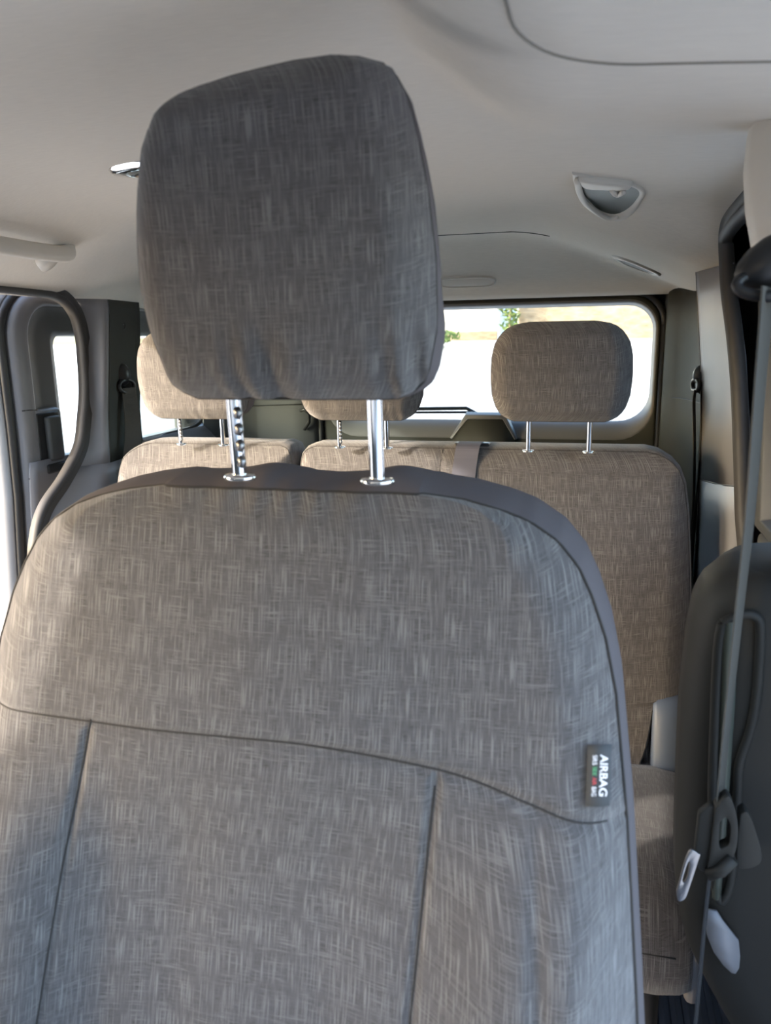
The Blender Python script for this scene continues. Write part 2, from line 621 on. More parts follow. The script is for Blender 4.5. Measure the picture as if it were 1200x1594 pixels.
wall_left = struct(mk('wall_left', *split_cols(pillar(rows[:8]), 15, 0, 8), 'grey', solid=0.004, solid_off=0))
mk('inner_face_shade', *split_cols(pillar(rows[:8]), 15, 8, 14), 'olive', wall_left, solid=0.004, solid_off=0)  # pillar's inner face, its shade put into a darker plastic colour
lower = mk('lower_trim', *pillar(rows[7:]), 'grey', wall_left, solid=0.004, solid_off=0)
# fine parting line between upper and lower trim
def row_pt(rows, z, t):
    for a, b in zip(rows, rows[1:]):
        if b[0] <= z <= a[0]:
            k = (a[0] - z) / (a[0] - b[0])
            F_ = Vector((*a[1], z)).lerp(Vector((*b[1], z)), k)
            R_ = Vector((*a[2], z)).lerp(Vector((*b[2], z)), k)
            B_ = Vector((*a[3], z)).lerp(Vector((*b[3], z)), k)
            return F_.lerp(R_, t) if t <= 1 else R_.lerp(B_, t - 1)
tube('parting_line', [row_pt(rows, .915, .1), row_pt(rows, .915, .8), row_pt(rows, .915, 1.05) + Vector((-.002, 0, 0)), row_pt(rows, .915, 1.2), row_pt(rows, .915, 1.95)], 0.0016, 'black', wall_left, 6)
# round cap near the pillar's top
cp = row_pt(rows, 1.247, 1.45)
ring = [(cp.x + .0005, cp.y + .013 * math.cos(a * .5236), cp.z + .013 * math.sin(a * .5236)) for a in range(13)]
tube('cap_ring', ring, 0.0012, 'black', wall_left, 6)
tube('cap_slot', [(cp.x + .001, cp.y - .006, cp.z), (cp.x + .001, cp.y + .006, cp.z)], 0.0015, 'black', wall_left, 6)

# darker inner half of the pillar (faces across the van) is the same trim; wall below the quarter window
rings = [[(-1.158, Y, .945), (-1.150, Y, .925), (-1.135, Y, .88), (-1.125, Y, .6), (-1.12, Y, 0)] for Y in (1.84, 1.95, 2.1, 2.22, 2.30)]
mk('quarter_panel', *strips(rings), 'grey', wall_left, solid=0.004, solid_off=0)
# rear left corner trim
corner = [(-1.158, 2.20), (-1.14, 2.25), (-1.08, 2.285), (-0.98, 2.30), (-0.90, 2.305), (-0.835, 2.31), (-0.815, 2.33)]
rings = [[(x, y, z) for x, y in corner] for z in (1.34, 1.2, 1.05, 1.0, .8, .4, 0)]
corner_l = struct(mk('trim_5', *strips(rings), 'charcoal', solid=0.004, solid_off=0))
tube('parting_line', [(x + .002, y - .003, 1.0 + .03 * (x + 1.0)) for x, y in corner[1:-1]], 0.0015, 'black', corner_l, 6)
tube('trim_hook', [(-.868, 2.296, .985), (-.85, 2.285, .99), (-.835, 2.285, .975), (-.84, 2.29, .95), (-.86, 2.298, .925)], 0.006, 'black', corner_l, 8)
# body skin outside on the left, behind the sliding door opening
struct(box('body_panel', -1.235, -1.205, 1.66, 2.40, -0.2, .925, 'paint', None, 0.005))
struct(box('sill', -1.235, -1.13, -0.3, 1.66, -0.2, 0.01, 'paint', None, 0.01))

# quarter window
wq = struct(box('window_1', -1.200, -1.195, 1.80, 2.27, .925, 1.32, 'glass', None, 0))
wq.name = 'window_1'
# rubber round the quarter window's lower edge
path = catmull([(-1.172, 1.86, 1.30), (-1.172, 1.86, .945), (-1.172, 2.0, .942), (-1.172, 2.16, .945), (-1.172, 2.235, .975), (-1.172, 2.25, 1.05), (-1.172, 2.255, 1.3)], 5)
tube('window_seal', path, 0.006, 'black', wq, 8, (1, 0, 0))

# ---- left: door opening seal
sealL = [(-1.178, -.2, 1.325), (-1.178, .7, 1.330), (-1.178, 1.2, 1.326), (-1.178, 1.48, 1.322), (-1.178, 1.585, 1.312), (-1.178, 1.635, 1.275), (-1.178, 1.652, 1.22),
         (-1.178, 1.652, 1.16), (-1.178, 1.646, 1.09), (-1.178, 1.630, 1.03), (-1.178, 1.600, .955), (-1.178, 1.530, .890), (-1.178, 1.455, .838),
         (-1.178, 1.418, .780), (-1.178, 1.405, .700), (-1.178, 1.405, .40), (-1.178, 1.405, .02)]
pl = catmull(sealL, 8)
prof = [(-.016, -.004), (-.016, .010), (-.010, .018), (-.003, .012), (0, .010), (.003, .013), (.010, .020), (.016, .012), (.017, -.004)]
v, f = sweep(pl, prof, (1, 0, 0))
seal = struct(mk('trim_1', v, f, 'rubber'))

# ---- left: sliding door, pushed back outside the body
door = struct(box('door_1', -1.345, -1.325, 1.50, 2.66, -.10, .90, 'paint', None, 0.008))
def arch(off, top, bottom, y0, r, y1=2.62, n=8):
    """open path: up the front edge, round the corner, back along the top (Y, z)"""
    y, t, rr = y0 + off, top - off * .55, max(.03, r - off * .6)
    out = [(y - .12 * ss(.95, .45, z) * 0 - .10 * max(0, .9 - z), z) for z in (bottom, .45, .7, .85, 1.0, 1.1)]
    for i in range(n + 1):
        a = math.pi - math.pi / 2 * i / n
        out.append((y + rr + rr * math.cos(a), t - rr + rr * math.sin(a)))
    out += [(1.9, t), (2.2, t), (y1, t)]
    return out
def arch_strip(name, spec, mat, parent, y0=1.495, top=1.338, r=.13, bottom=.0):
    rings = [[(x, y, z) for y, z in arch(off, top, bottom, y0, r)] for off, x in spec]
    return mk(name, *strips(rings), mat, parent, solid=0.004, solid_off=0)
arch_strip('door_edge', [(-.012, -1.345), (-.010, -1.30), (.0, -1.292), (.008, -1.290)], 'paint', door)
arch_strip('door_seal', [(.004, -1.292), (.008, -1.278), (.018, -1.276), (.024, -1.288)], 'black', door)
arch_strip('door_trim', [(.022, -1.290), (.028, -1.268), (.040, -1.262), (.072, -1.262), (.082, -1.268)], 'grey', door)
arch_strip('window_surround', [(.078, -1.266), (.090, -1.276), (.130, -1.284), (.185, -1.290), (.205, -1.296), (.210, -1.318)], 'charcoal', door)
# trim panel under the door window
rings = [[(-1.268, y - .10 * max(0, .9 - z), z), (-1.262, y + .02 - .10 * max(0, .9 - z), z), (-1.262, 1.9, z), (-1.262, 2.3, z), (-1.27, 2.62, z)] for z, y in ((.93, 1.53), (.90, 1.525), (.6, 1.525), (.3, 1.525), (0.0, 1.525))]
mk('lower_trim', *strips(rings), 'grey', door, solid=0.01, solid_off=-1)
mk('rear_frame', *box_vf(-1.325, -1.27, 2.30, 2.64, .9, 1.338), 'charcoal', door, bevel=.02)
mk('window_sill', *box_vf(-1.32, -1.262, 1.66, 2.35, .90, .925), 'grey', door, bevel=.006)
mk('glass', *box_vf(-1.318, -1.314, 1.62, 2.35, .90, 1.28), 'glass', door, smooth=False)
for z in (1.052, .893):
    tube('parting_line', [(-1.2615, 1.525 if z > 1 else 1.52, z), (-1.2605, 1.55, z), (-1.2610, 1.575, z - .002)], 0.0014, 'black', door, 6)
mk('handle_panel', *box_vf(-1.31, -1.262, 1.53, 1.668, .86, 1.050), 'grey', door, bevel=.012)
hd = mk('handle_recess', *box_vf(-1.275, -1.259, 1.566, 1.652, .885, 1.042), 'black', door, bevel=.006)
mk('handle', *box_vf(-1.262, -1.245, 1.590, 1.640, .925, 1.032), 'charcoal', hd, bevel=.007)
mk('latch_knob', *box_vf(-1.262, -1.246, 1.575, 1.648, .895, .918), 'black', hd, bevel=.006)
# bracket seen above the door's front corner
struct(box('door_track', -1.30, -1.21, 1.20, 1.49, 1.338, 1.36, 'charcoal', None, 0.004))

# ---- left B pillar (between the front door and the sliding door), unseen, widened to block the sun
rings = [[(-1.20, .93, z), (-1.16, .92, z), (-1.135, .89, z), (-1.135, .46, z), (-1.16, .40, z), (-1.20, .38, z)] for z in (0, .5, .9, 1.1, 1.345)]
struct(mk('trim_2', *strips(rings), 'grey', solid=0.004, solid_off=0))

# unseen front left door, added windowless to keep sun off the front seat
v = [(-1.20, -1.0, 0), (-1.20, .09, 0), (-1.20, .105, 1.07), (-1.20, .125, 1.34), (-1.20, -1.0, 1.34)]
v += [(x + .03, y, z) for x, y, z in v]
f = [(0, 1, 2, 3, 4), (9, 8, 7, 6, 5)] + [(i, (i + 1) % 5, 5 + (i + 1) % 5, 5 + i) for i in range(5)]
struct(mk('door_sun_block', v, f, 'charcoal', smooth=False, bevel=.004))

# ---- right side: C pillar
rowsR = [
    (1.330, (.262, 1.640), (.240, 1.74), (.223, 1.850)),
    (1.280, (.266, 1.640), (.246, 1.74), (.229, 1.850)),
    (1.198, (.272, 1.590), (.253, 1.73), (.238, 1.850)),
    (1.106, (.278, 1.545), (.262, 1.70), (.249, 1.850)),
    (0.990, (.286, 1.505), (.268, 1.68), (.255, 1.850)),
    (0.877, (.294, 1.490), (.273, 1.66), (.257, 1.850)),
    (0.790, (.300, 1.465), (.277, 1.62), (.262, 1.850)),
    (0.640, (.300, 1.440), (.280, 1.56), (.264, 1.850)),
    (0.400, (.300, 1.430), (.280, 1.54), (.264, 1.850)),
    (0.000, (.300, 1.430), (.280, 1.54), (.264, 1.850)),
]
wall_right = struct(mk('wall_right', *pillar(rowsR[:6], .05), 'grey', solid=0.004, solid_off=0))
mk('lower_trim', *pillar(rowsR[5:], .05), 'grey', wall_right, solid=0.004, solid_off=0)
tube('parting_line', [row_pt(rowsR, .877, t) + Vector((-.001, 0, .05 * (1 - .55 * t))) for t in (.12, .5, .8)] + [row_pt(rowsR, .877, t) + Vector((-.001, 0, .0225 * (2 - t))) for t in (1.2, 1.6, 1.97)], 0.0018, 'black', wall_right, 6)
# pale edge where the pillar's rear corner turns, and its rear flank
rings = [[(b[0], b[1], z), (b[0] + .004, b[1] + .008, z), (b[0] + .05, b[1] + .012, z)] for z, a, r, b in rowsR]
mk('pillar_flank', *strips(rings), 'grey', wall_right, solid=.004)
# rear right quarter behind it
rings = [[(.285, 1.86, z), (.285, 2.0, z), (.28, 2.12, z), (.262, 2.21, z), (.235, 2.265, z), (.21, 2.29, z), (.205, 2.33, z)] for z in (1.34, 1.27, 1.1, .95, .7, .4, 0)]
mk('corner_trim', *strips(rings), 'olive', wall_right, solid=.004, solid_off=0)
tube('parting_line', [(.283, 1.9, 1.03), (.278, 2.10, 1.03), (.258, 2.21, 1.03), (.23, 2.263, 1.03)], 0.0015, 'black', wall_right, 6)
struct(box('body_panel', .345, .36, 1.45, 2.40, -.2, 1.45, 'paint', None, 0.004))

# right door opening seal
sealR = [(.262, .85, 1.44), (.258, 1.15, 1.428), (.252, 1.42, 1.412), (.250, 1.585, 1.400), (.253, 1.66, 1.385), (.258, 1.668, 1.345), (.262, 1.642, 1.282), (.270, 1.590, 1.198), (.277, 1.545, 1.106),
         (.284, 1.508, .99), (.293, 1.492, .877), (.300, 1.468, .79), (.302, 1.45, .6), (.302, 1.44, .3), (.302, 1.44, .02)]
v, f = sweep(catmull(sealR, 8), [(-a * 1.3, b) for a, b in prof], (-1, 0, 0))
struct(mk('trim_3', v, f, 'rubber'))

# right sliding door, shut
rd = struct(box('door_2', .325, .345, .70, 1.62, -.2, .86, 'paint', None, 0.004))
mk('door_card', *box_vf(.300, .326, .72, 1.43, .02, .86), 'charcoal', rd, bevel=.01)
# frame round the door window
fo = [(.74, .86), (.74, 1.405), (1.55, 1.405), (1.62, 1.36), (1.60, 1.26), (1.50, 1.05), (1.46, .86)]
fi = [(.80, .89), (.80, 1.355), (1.48, 1.355), (1.54, 1.325), (1.525, 1.25), (1.44, 1.05), (1.40, .89)]
rings = [[(.345, y, z) for y, z in fo], [(.305, y, z) for y, z in fo], [(.298, (a + 3 * c) / 4, (b + 3 * d) / 4) for (a, b), (c, d) in zip(fi, fo)],
         [(.300, (a * 3 + c) / 4, (b * 3 + d) / 4) for (a, b), (c, d) in zip(fi, fo)], [(.330, y, z) for y, z in fi]]
v, f = strips([list(r) for r in rings], True)
mk('window_frame', v, f, 'charcoal', rd, bevel=0.003)
mk('glass', *box_vf(.331, .335, .78, 1.56, .87, 1.375), 'side_glass', rd, smooth=False)
# ---- tailgate
tg = struct(box('door_3', -.80, .195, 2.385, 2.405, 0, .93, 'paint', None, 0.004))
TX0, TX1, TZ1 = -.805, .198, 1.312
def rr_path(x0, x1, z0, z1, r0_, r1_, n=7):
    """rounded rectangle in XZ; r0_ = lower corners, r1_ = upper corners"""
    out = []
    for cx, cz_, r, a0 in ((x1 - r1_, z1 - r1_, r1_, 0), (x0 + r1_, z1 - r1_, r1_, 90), (x0 + r0_, z0 + r0_, r0_, 180), (x1 - r0_, z0 + r0_, r0_, 270)):
        for i in range(n + 1):
            a = math.radians(a0 + 90 * i / n)
            out.append((cx + r * math.cos(a), cz_ + r * math.sin(a)))
    return out
outer = rr_path(TX0, TX1, .50, TZ1, .06, .085)
mid = rr_path(TX0 + .012, TX1 - .008, .50 + .395, TZ1 - .012, .10, .085)
inner = rr_path(TX0 + .035, .178, .953, 1.282, .085, .07)
rings = [[(x, 2.36, z) for x, z in outer], [(x, 2.325, z) for x, z in outer], [(x, 2.315, z) for x, z in mid], [(x, 2.318, z) for x, z in rr_path(TX0 + .016, TX1 - .011, .905, TZ1 - .016, .10, .083)]]
mk('trim_panel', *strips(rings, True), 'olive', tg)
rings = [[(x, 2.317, z) for x, z in rr_path(TX0 + .015, TX1 - .010, .903, TZ1 - .015, .10, .083)],
         [(x, 2.316, z) for x, z in rr_path(TX0 + .018, TX1 - .014, .91, TZ1 - .018, .098, .08)],
         [(x, 2.345, z) for x, z in rr_path(TX0 + .03, .182, .945, 1.287, .088, .072)], [(x, 2.372, z) for x, z in inner]]
mk('window_reveal', *strips(rings, True), 'reveal', tg)
# black rubber round the tailgate
gp = rr_path(TX0 - .004, TX1 + .006, .45, TZ1 + .004, .06, .09)
gp = [(x, 2.315, z) for x, z in gp]
mk('seal', *sweep(gp + [gp[0]], circ(.009, 8), (0, 1, 0)), 'black', tg)
# raised cover in the middle of the lower edge
t0 = [(-.392, .905), (-.346, .974), (-.230, .974), (-.194, .905)]
rings = [[(x + dx, 2.372, z) for (x, z), dx in zip(t0, (.0, .004, -.004, 0))],
         [(x, 2.330, z + dz) for (x, z), dz in zip(t0, (0, .004, .004, 0))],
         [(x, 2.306, z - .002) for x, z in t0],
         [(x + dx, 2.300, z + dz) for (x, z), dx, dz in zip(t0, (.006, .006, -.006, -.006), (-.004, -.012, -.012, -.004))],
         [(x, 2.304, .80) for x in (-.388, -.340, -.236, -.198)]]
mk('latch_cover', *strips(rings[:4]), 'reveal', tg, bevel=.003, solid=.003)
mk('latch_cover_face', *strips(rings[3:]), 'olive', tg, solid=.003)
wr = struct(box('window_2', -.785, .1795, 2.374, 2.379, .94, 1.288, 'glass', None, 0))
struct(box('rear_body_frame', -1.22, .345, 2.363, 2.41, 1.290, 1.50, 'rubber', None, 0))
struct(box('rear_body_frame', .181, .345, 2.363, 2.41, -.1, 1.289, 'rubber', None, 0))
struct(box('rear_body_frame', -1.22, -.79, 2.363, 2.41, -.1, 1.289, 'rubber', None, 0))
# wiper resting along the bottom of the glass, outside
wp = tube('wiper_arm', [(-.30, 2.40, .955), (-.36, 2.405, .985), (-.56, 2.40, .982), (-.75, 2.395, .975)], .006, 'black', tg, 8)
tube('wiper_blade', [(-.34, 2.39, .974), (-.55, 2.39, .972), (-.78, 2.39, .966)], .004, 'black', wp, 6)

# ================================================================== SEATS
def outset_loop(loop, d):
    """move a polyline of (x, z) outwards by d (loop runs up the left side, over the top, down the right)"""
    out = []
    n = len(loop)
    for i, (x, z) in enumerate(loop):
        a, b = loop[max(i - 1, 0)], loop[min(i + 1, n - 1)]
        tx, tz = b[0] - a[0], b[1] - a[1]
        L = math.hypot(tx, tz) or 1
        out.append((x - tz / L * d, z + tx / L * d))
    return out

def seat_back(zrows, xl, xr, yfun, ncol):
    """front face of a backrest; rows of z from the bottom up"""
    rings = []
    for z in zrows:
        a, b = xl(z), xr(z)
        rings.append([(a + (b - a) * i / ncol, yfun(a + (b - a) * i / ncol, z), z) for i in range(ncol + 1)])
    return rings

def band_from(rings, profile):
    """side band going back from the edge of the front face; profile = list of (outset, dy)"""
    left = [r[0] for r in rings]
    top = rings[-1][1:-1]
    right = [r[-1] for r in rings][::-1]
    loop = left + list(top) + right
    flat = [(p[0], p[2]) for p in loop]
    out = []
    for d, dy in profile:
        fl = outset_loop(flat, d)
        out.append([(x, p[1] + dy, z) for (x, z), p in zip(fl, loop)])
    return out

# ---------------- front seat
SC = -.268
fs = thing('front_seat', 'large front seat in the foreground in grey linen-look cover with tall headrest', 'car seat', (SC, .45, 0))
WT = [(.30, .338), (.55, .336), (.68, .326), (.815, .314), (.91, .302), (.953, .292), (.985, .280), (1.008, .268), (1.028, .250), (1.043, .226), (1.053, .198), (1.060, .165), (1.064, .13)]
def fw_half(z):
    return lerp_tab(WT, z)
def seam_z(x):
    return .857 - .022 * ss(-.26, .02, x) - .020 * ss(-.11, .07, x) + .004 * math.sin((x + .3) * 9)
def seam_xl(z):
    return -.440 - .075 * max(0, .857 - z)
def seam_xr(z):
    return -.108 - .062 * max(0, .857 - z)
def front_y(x, z):
    y = .640 - (1.07 - z) * .30
    w = fw_half(z)
    dx, dz = w - abs(x - SC), 1.068 - z
    e = min(dx, dz * 1.0)
    k = max(0, 1 - e / .055)
    y += .028 * k * k
    # bolsters either side of the centre panel
    low = ss(.865, .72, z)
    a = abs(x - SC)
    y -= .040 * low * ss(.135, .24, a) * (1 - ss(.27, .33, a))
    y -= .012 * ss(.30, .0, a) * ss(1.05, .9, z) * (1 - .7 * low)
    y += .010 * low * (1 - ss(.06, .16, a))
    # soft crease on the right bolster
    y += .004 * low * math.exp(-((x - (-.025 + .07 * max(0, .81 - z))) / .007) ** 2)
    # stitched seams pull the cover in
    g = math.exp(-((z - seam_z(x)) / .0045) ** 2)
    if z < seam_z(x) + .004:
        g = max(g, math.exp(-((x - seam_xl(z)) / .0045) ** 2), math.exp(-((x - seam_xr(z)) / .0045) ** 2))
    y += .004 * g
    y += .0016 * noise.noise(Vector((x * 14, z * 9, 1.7))) + .002 * noise.noise(Vector((x * 5, z * 22, 4.1))) * ss(.8, 1.05, z)
    # little gathers along the top edge
    y += .0016 * math.sin(x * 150 + 3 * math.sin(x * 23)) * ss(1.03, 1.063, z)
    return y
zr = [.32 + (.80 - .32) * i / 110 for i in range(110)] + [.80 + .19 * i / 95 for i in range(95)] + [.99 + .05 * i / 25 for i in range(25)] + [1.04 + .024 * i / 16 for i in range(17)]
rings = seat_back(zr, lambda z: SC - fw_half(z), lambda z: SC + fw_half(z), front_y, 240)
fb = mk('backrest', *strips(rings), 'fabric', fs, recalc=False)
bnd = band_from(rings, [(0, 0), (.002, .004), (.005, .018), (.007, .04), (.007, .07), (.002, .095), (-.012, .11)])
for lay in bnd[2:6]:                                   # cloth rises towards the post collars
    for i, (x, y, z) in enumerate(lay):
        if z > 1.05:
            lay[i] = (x, y, z + .007 * (math.exp(-((x + .305) / .03) ** 2) + math.exp(-((x + .172) / .03) ** 2)))
b_ = mk('side_band', *strips(bnd), 'plain', fs)
# back of the backrest
lay = bnd[-1]
nL = len(zr)
back_rings = []
for i in range(nL):
    l, r = lay[i], lay[len(lay) - 1 - i]
    back_rings.append([(l[0] + (r[0] - l[0]) * t, l[1] + .012 * math.sin(math.pi * t), l[2]) for t in (0, .2, .4, .6, .8, 1)])
mk('back_panel', *strips(back_rings[::6] + [back_rings[-1]]), 'plain', fs)
# dark piping where face and band meet
loop = [r[0] for r in rings][::3] + list(rings[-1][1:-1])[::6] + [r[-1] for r in rings][::-1][::3]
tube('piping', [(x, y - .0006, z) for x, y, z in loop], .0013, 'thread', fs, 6, (0, 1, 0))
def on_front(x, z, d=.0004):
    return (x, front_y(x, z) - d, z)
def seam_tube(pts):
    tube('seam', pts, .0009, 'thread', fb, 5, (0, 1, 0))
w_ = fw_half(.85)
seam_tube([on_front(x, seam_z(x)) for x in [SC - w_ + .012 + (2 * w_ - .024) * i / 90 for i in range(91)]])
seam_tube([on_front(seam_xl(z), z) for z in [.855 - .5 * i / 60 for i in range(61)]])
seam_tube([on_front(seam_xr(z), z) for z in [.836 - .5 * i / 60 for i in range(61)]])

# airbag tag sewn into the right seam
tg_z0, tg_z1 = .836, .879
def tag_pt(s, z, d):
    x = .0125 + .0185 * s
    return (x, front_y(.016, z) - .004 - .004 * (1 - s) - d, z)
rings_t = [[tag_pt(0, z, 0), tag_pt(.5, z, .0006), tag_pt(1, z, -.001)] for z in [tg_z0 + (tg_z1 - tg_z0) * i / 6 for i in range(7)]]
tagp = mk('airbag_tag', *strips(rings_t), 'tag', fs, solid=.0012)
tagp['label'] = 'small dark cloth tag reading AIRBAG'
def letters(body, mat, size, s_pos, z0, parent, width, bold=0.0):
    cu = bpy.data.curves.new('lettering', 'FONT')
    cu.body = body
    cu.size = size
    cu.align_x = 'LEFT'
    cu.offset = bold
    cu.extrude = 0.0001
    tmp = bpy.data.objects.new('lettering', cu)
    COL.objects.link(tmp)
    bpy.context.view_layer.update()
    dg = bpy.context.evaluated_depsgraph_get()
    me = bpy.data.meshes.new_from_object(tmp.evaluated_get(dg))
    bpy.data.objects.remove(tmp, do_unlink=True)
    xs = [q.co.x for q in me.vertices]
    k = width / (max(xs) - min(xs))
    x_min = min(xs)
    for q in me.vertices:                               # text runs downwards, its top to the right
        a, b_y, c = (q.co.x - x_min) * k, q.co.y, q.co.z
        z = z0 - a
        bx = tag_pt(s_pos, z, 0.0012)
        q.co = (bx[0] + b_y, bx[1] - c - b_y * -.14, z)
    me.materials.clear()
    me.materials.append(M[mat])
    o = bpy.data.objects.new('lettering', me)
    link(o, parent)
    o.location = -world_off(parent)
    return o
letters('AIRBAG', 'print', .0085, .54, .8725, tagp, .029, .0001)
letters('SRS', 'print', .005, .22, .8720, tagp, .007)
letters('SIDE', 'print_green', .0045, .24, .8635, tagp, .006)
letters('AIR', 'print_red', .0045, .24, .8560, tagp, .005)
letters('BAG', 'print', .005, .22, .8495, tagp, .006)

# cushion and base of the front seat, below the picture's edge
v, f = strips([[(SC + s * .27, y, z) for y, z in ((.56, .30), (.54, .42), (.30, .44), (.10, .45), (.03, .42), (.02, .34), (.06, .28))] for s in (-1, -.95, -.5, 0, .5, .95, 1)], True, True, True)
mk('cushion', v, f, 'fabric_flat', fs, bevel=.02)
mk('seat_base', *box_vf(SC - .2, SC + .2, .10, .55, .0, .29), 'black', fs, bevel=.02)

# ---------------- headrests
def headrest_parts(wtab, h, ybulge, thick, lean, wr, seedv, skew=0.0, low_bulge=0.0):
    """front pillow and the plain gusset behind it, around the origin (bottom centre)"""
    nz = 60
    zz = [h * (0.5 - 0.5 * math.cos(math.pi * i / nz)) for i in range(nz + 1)]
    def half(z):
        return lerp_tab(wtab, z)
    nc = 48
    rings = []
    for z in zz:
        row = []
        w = max(half(z), .004)
        for i in range(nc + 1):
            uu = -math.cos(math.pi * i / nc)
            x = w * uu
            ex = w - abs(x)
            ez = min(z, h - z)
            e = min(ex, ez * 1.2)
            k = max(0, 1 - e / .035)
            y = -ybulge + .022 * k * k + .010 * (x / .13) ** 2 + .010 * ((z - h * .5) / (h * .5)) ** 2
            fold = ss(.32 * h, .02, z)
            y += wr * fold * math.sin(x * 210 + 4 * math.sin(x * 31 + seedv)) * (.5 + .5 * math.sin(x * 47 + seedv))
            y += .0016 * noise.noise(Vector((x * 18, z * 18, seedv)))
            y += lean * z
            row.append((x, y, z * (1 + skew * x)))
        rings.append(row)
    loop = [r[0] for r in rings] + rings[-1][1:-1] + [r[-1] for r in rings][::-1] + rings[0][1:-1][::-1]
    flat = [(p[0], p[2]) for p in loop]
    cxm, czm = 0, h / 2
    g = []
    for s, dy in ((1.0, .0), (1.004, .005), (1.0, .02), (.985, thick * .6), (.95, thick * .9), (.88, thick), (.6, thick + .006), (.05, thick + .008)):
        g.append([(cxm + (x - cxm) * (s + low_bulge * ss(.42 * h, .12 * h, z) * ss(0, .03, dy) * ss(thick + .02, thick * .8, dy)), p[1] * (1 if dy < .03 else .35) + dy, czm + (z - czm) * s) for (x, z), p in zip(flat, loop)])
    return strips(rings), strips(g, True, False, True), loop

def post_mesh(name, z0, z1, lean, notch, r=.0065):
    rings = []
    n = 26
    for i in range(n + 1):
        z = z0 + (z1 - z0) * i / n
        rings.append([(a, b + lean * z, z) for a, b in circ(r, 14)])
    return strips(rings, True, True, True)

def add_headrest(parent, loc, hrw, h, ybulge, thick, lean, wr, seedv, post_dx, post_len, post_r, notches=4, skew=0.0, low_bulge=0.0):
    fr, gs, loop = headrest_parts(hrw, h, ybulge, thick, lean, wr, seedv, skew, low_bulge)
    hr = mk('headrest', *fr, 'fabric_head', parent, local=True, recalc=False)
    hr.location = Vector(loc) - world_off(parent)
    mk('gusset', *gs, 'plain', hr, local=True)
    mk('piping', *sweep([Vector(p) + Vector((0, .001, 0)) for p in loop[::3]] + [Vector(loop[0])], circ(.0010, 6), (0, 1, 0)), 'thread', hr, local=True)
    for s in (-1, 1):
        v, f = post_mesh('post', -post_len, .03, lean * .4, 0, post_r)
        p = mk('post', v, f, 'chrome', hr, local=True)
        p.location = (s * post_dx, thick * .25, 0)
        if s < 0:                                       # ratchet notches on one post
            for k in range(notches):
                z = -post_len + post_len * (.16 + .8 * k / notches)
                vv, ff = sweep([(post_r * .55, -.004 + lean * .4 * z, z), (post_r * .9, -.005 + lean * .4 * z, z + post_len * .05), (post_r * .55, -.004 + lean * .4 * z, z + post_len * .10)], circ(post_r * .55, 8), (0, 1, 0))
                vv = [Vector(q) + Vector((s * post_dx, thick * .25, 0)) for q in vv]
                mk('notch', vv, ff, 'steel', hr, local=True)
        # collar in the top of the backrest
        rings = [[(a, b, z) for a, b in circ(rr, 18, rr * .75)] for rr, z in ((post_r * 2.2, -.002), (post_r * 2.3, .001), (post_r * 2.0, .003), (post_r * 1.2, .0032))]
        c = mk('post_collar', *strips(rings, True, True, True), 'chrome', hr, local=True)
        c.location = (s * post_dx, thick * .25 - lean * .4 * post_len, -post_len)
    return hr

FH = [(0, .090), (.005, .103), (.012, .112), (.022, .118), (.055, .125), (.10, .126), (.15, .121), (.185, .114), (.21, .107), (.228, .096), (.233, .086), (.239, .070), (.243, .050), (.244, .025)]
add_headrest(fs, (-.240, .628, 1.152), FH, .244, .045, .046, -.13, .005, 2.3, .0655, .074, .0068, skew=.44, low_bulge=.05)

# ---------------- rear bench
RH = [(0, .088), (.004, .100), (.012, .114), (.025, .124), (.05, .1325), (.09, .1355), (.13, .1335), (.155, .127), (.172, .116), (.184, .101), (.190, .085), (.193, .06)]
def rear_y_fn(x0, x1, top, line=None):
    def fn(x, z):
        y = 1.600 - (.97 - z) * .30
        dx, dz = min(x - x0, x1 - x), top - z
        e = min(dx, dz)
        k = max(0, 1 - e / .05)
        y += .030 * k * k
        y -= .018 * ss(0, .16, dx) * ss(0, .25, dz)
        if line is not None:
            y += .004 * math.exp(-((x - line) / .005) ** 2)
        y += .002 * noise.noise(Vector((x * 9, z * 9, 3.3)))
        return y
    return fn

def bench(t, xl, xr, x0, x1, top, ncol, line=None):
    fn = rear_y_fn(x0, x1, top, line)
    zr2 = [.37 + (.90 - .37) * i / 80 for i in range(80)] + [.90 + (top - .90) * (1 - (1 - i / 22) ** 1.6) for i in range(23)]
    rings = seat_back(zr2, xl, xr, fn, ncol)
    bk = mk('backrest', *strips(rings), 'fabric', t, recalc=False)
    bnd = band_from(rings, [(0, 0), (.003, .004), (.006, .02), (.007, .05), (.004, .09), (-.008, .105)])
    mk('side_band', *strips(bnd), 'fabric', t, recalc=False)
    lay = bnd[-1]
    nL = len(zr2)
    br = []
    for i in range(0, nL, 4):
        l, r = lay[i], lay[len(lay) - 1 - i]
        br.append([(l[0] + (r[0] - l[0]) * q, l[1] + .006, l[2]) for q in (0, .5, 1)])
    l, r = lay[nL - 1], lay[len(lay) - nL]
    br.append([(l[0] + (r[0] - l[0]) * q, l[1] + .006, l[2]) for q in (0, .5, 1)])
    mk('back_panel', *strips(br), 'charcoal', t)
    loop = [r[0] for r in rings][::2] + list(rings[-1][1:-1])[::5] + [r[-1] for r in rings][::-1][::2]
    tube('piping', [(x, y, z) for x, y, z in loop],   .0008, 'thread', bk, 5, (0, 1, 0))
    return fn

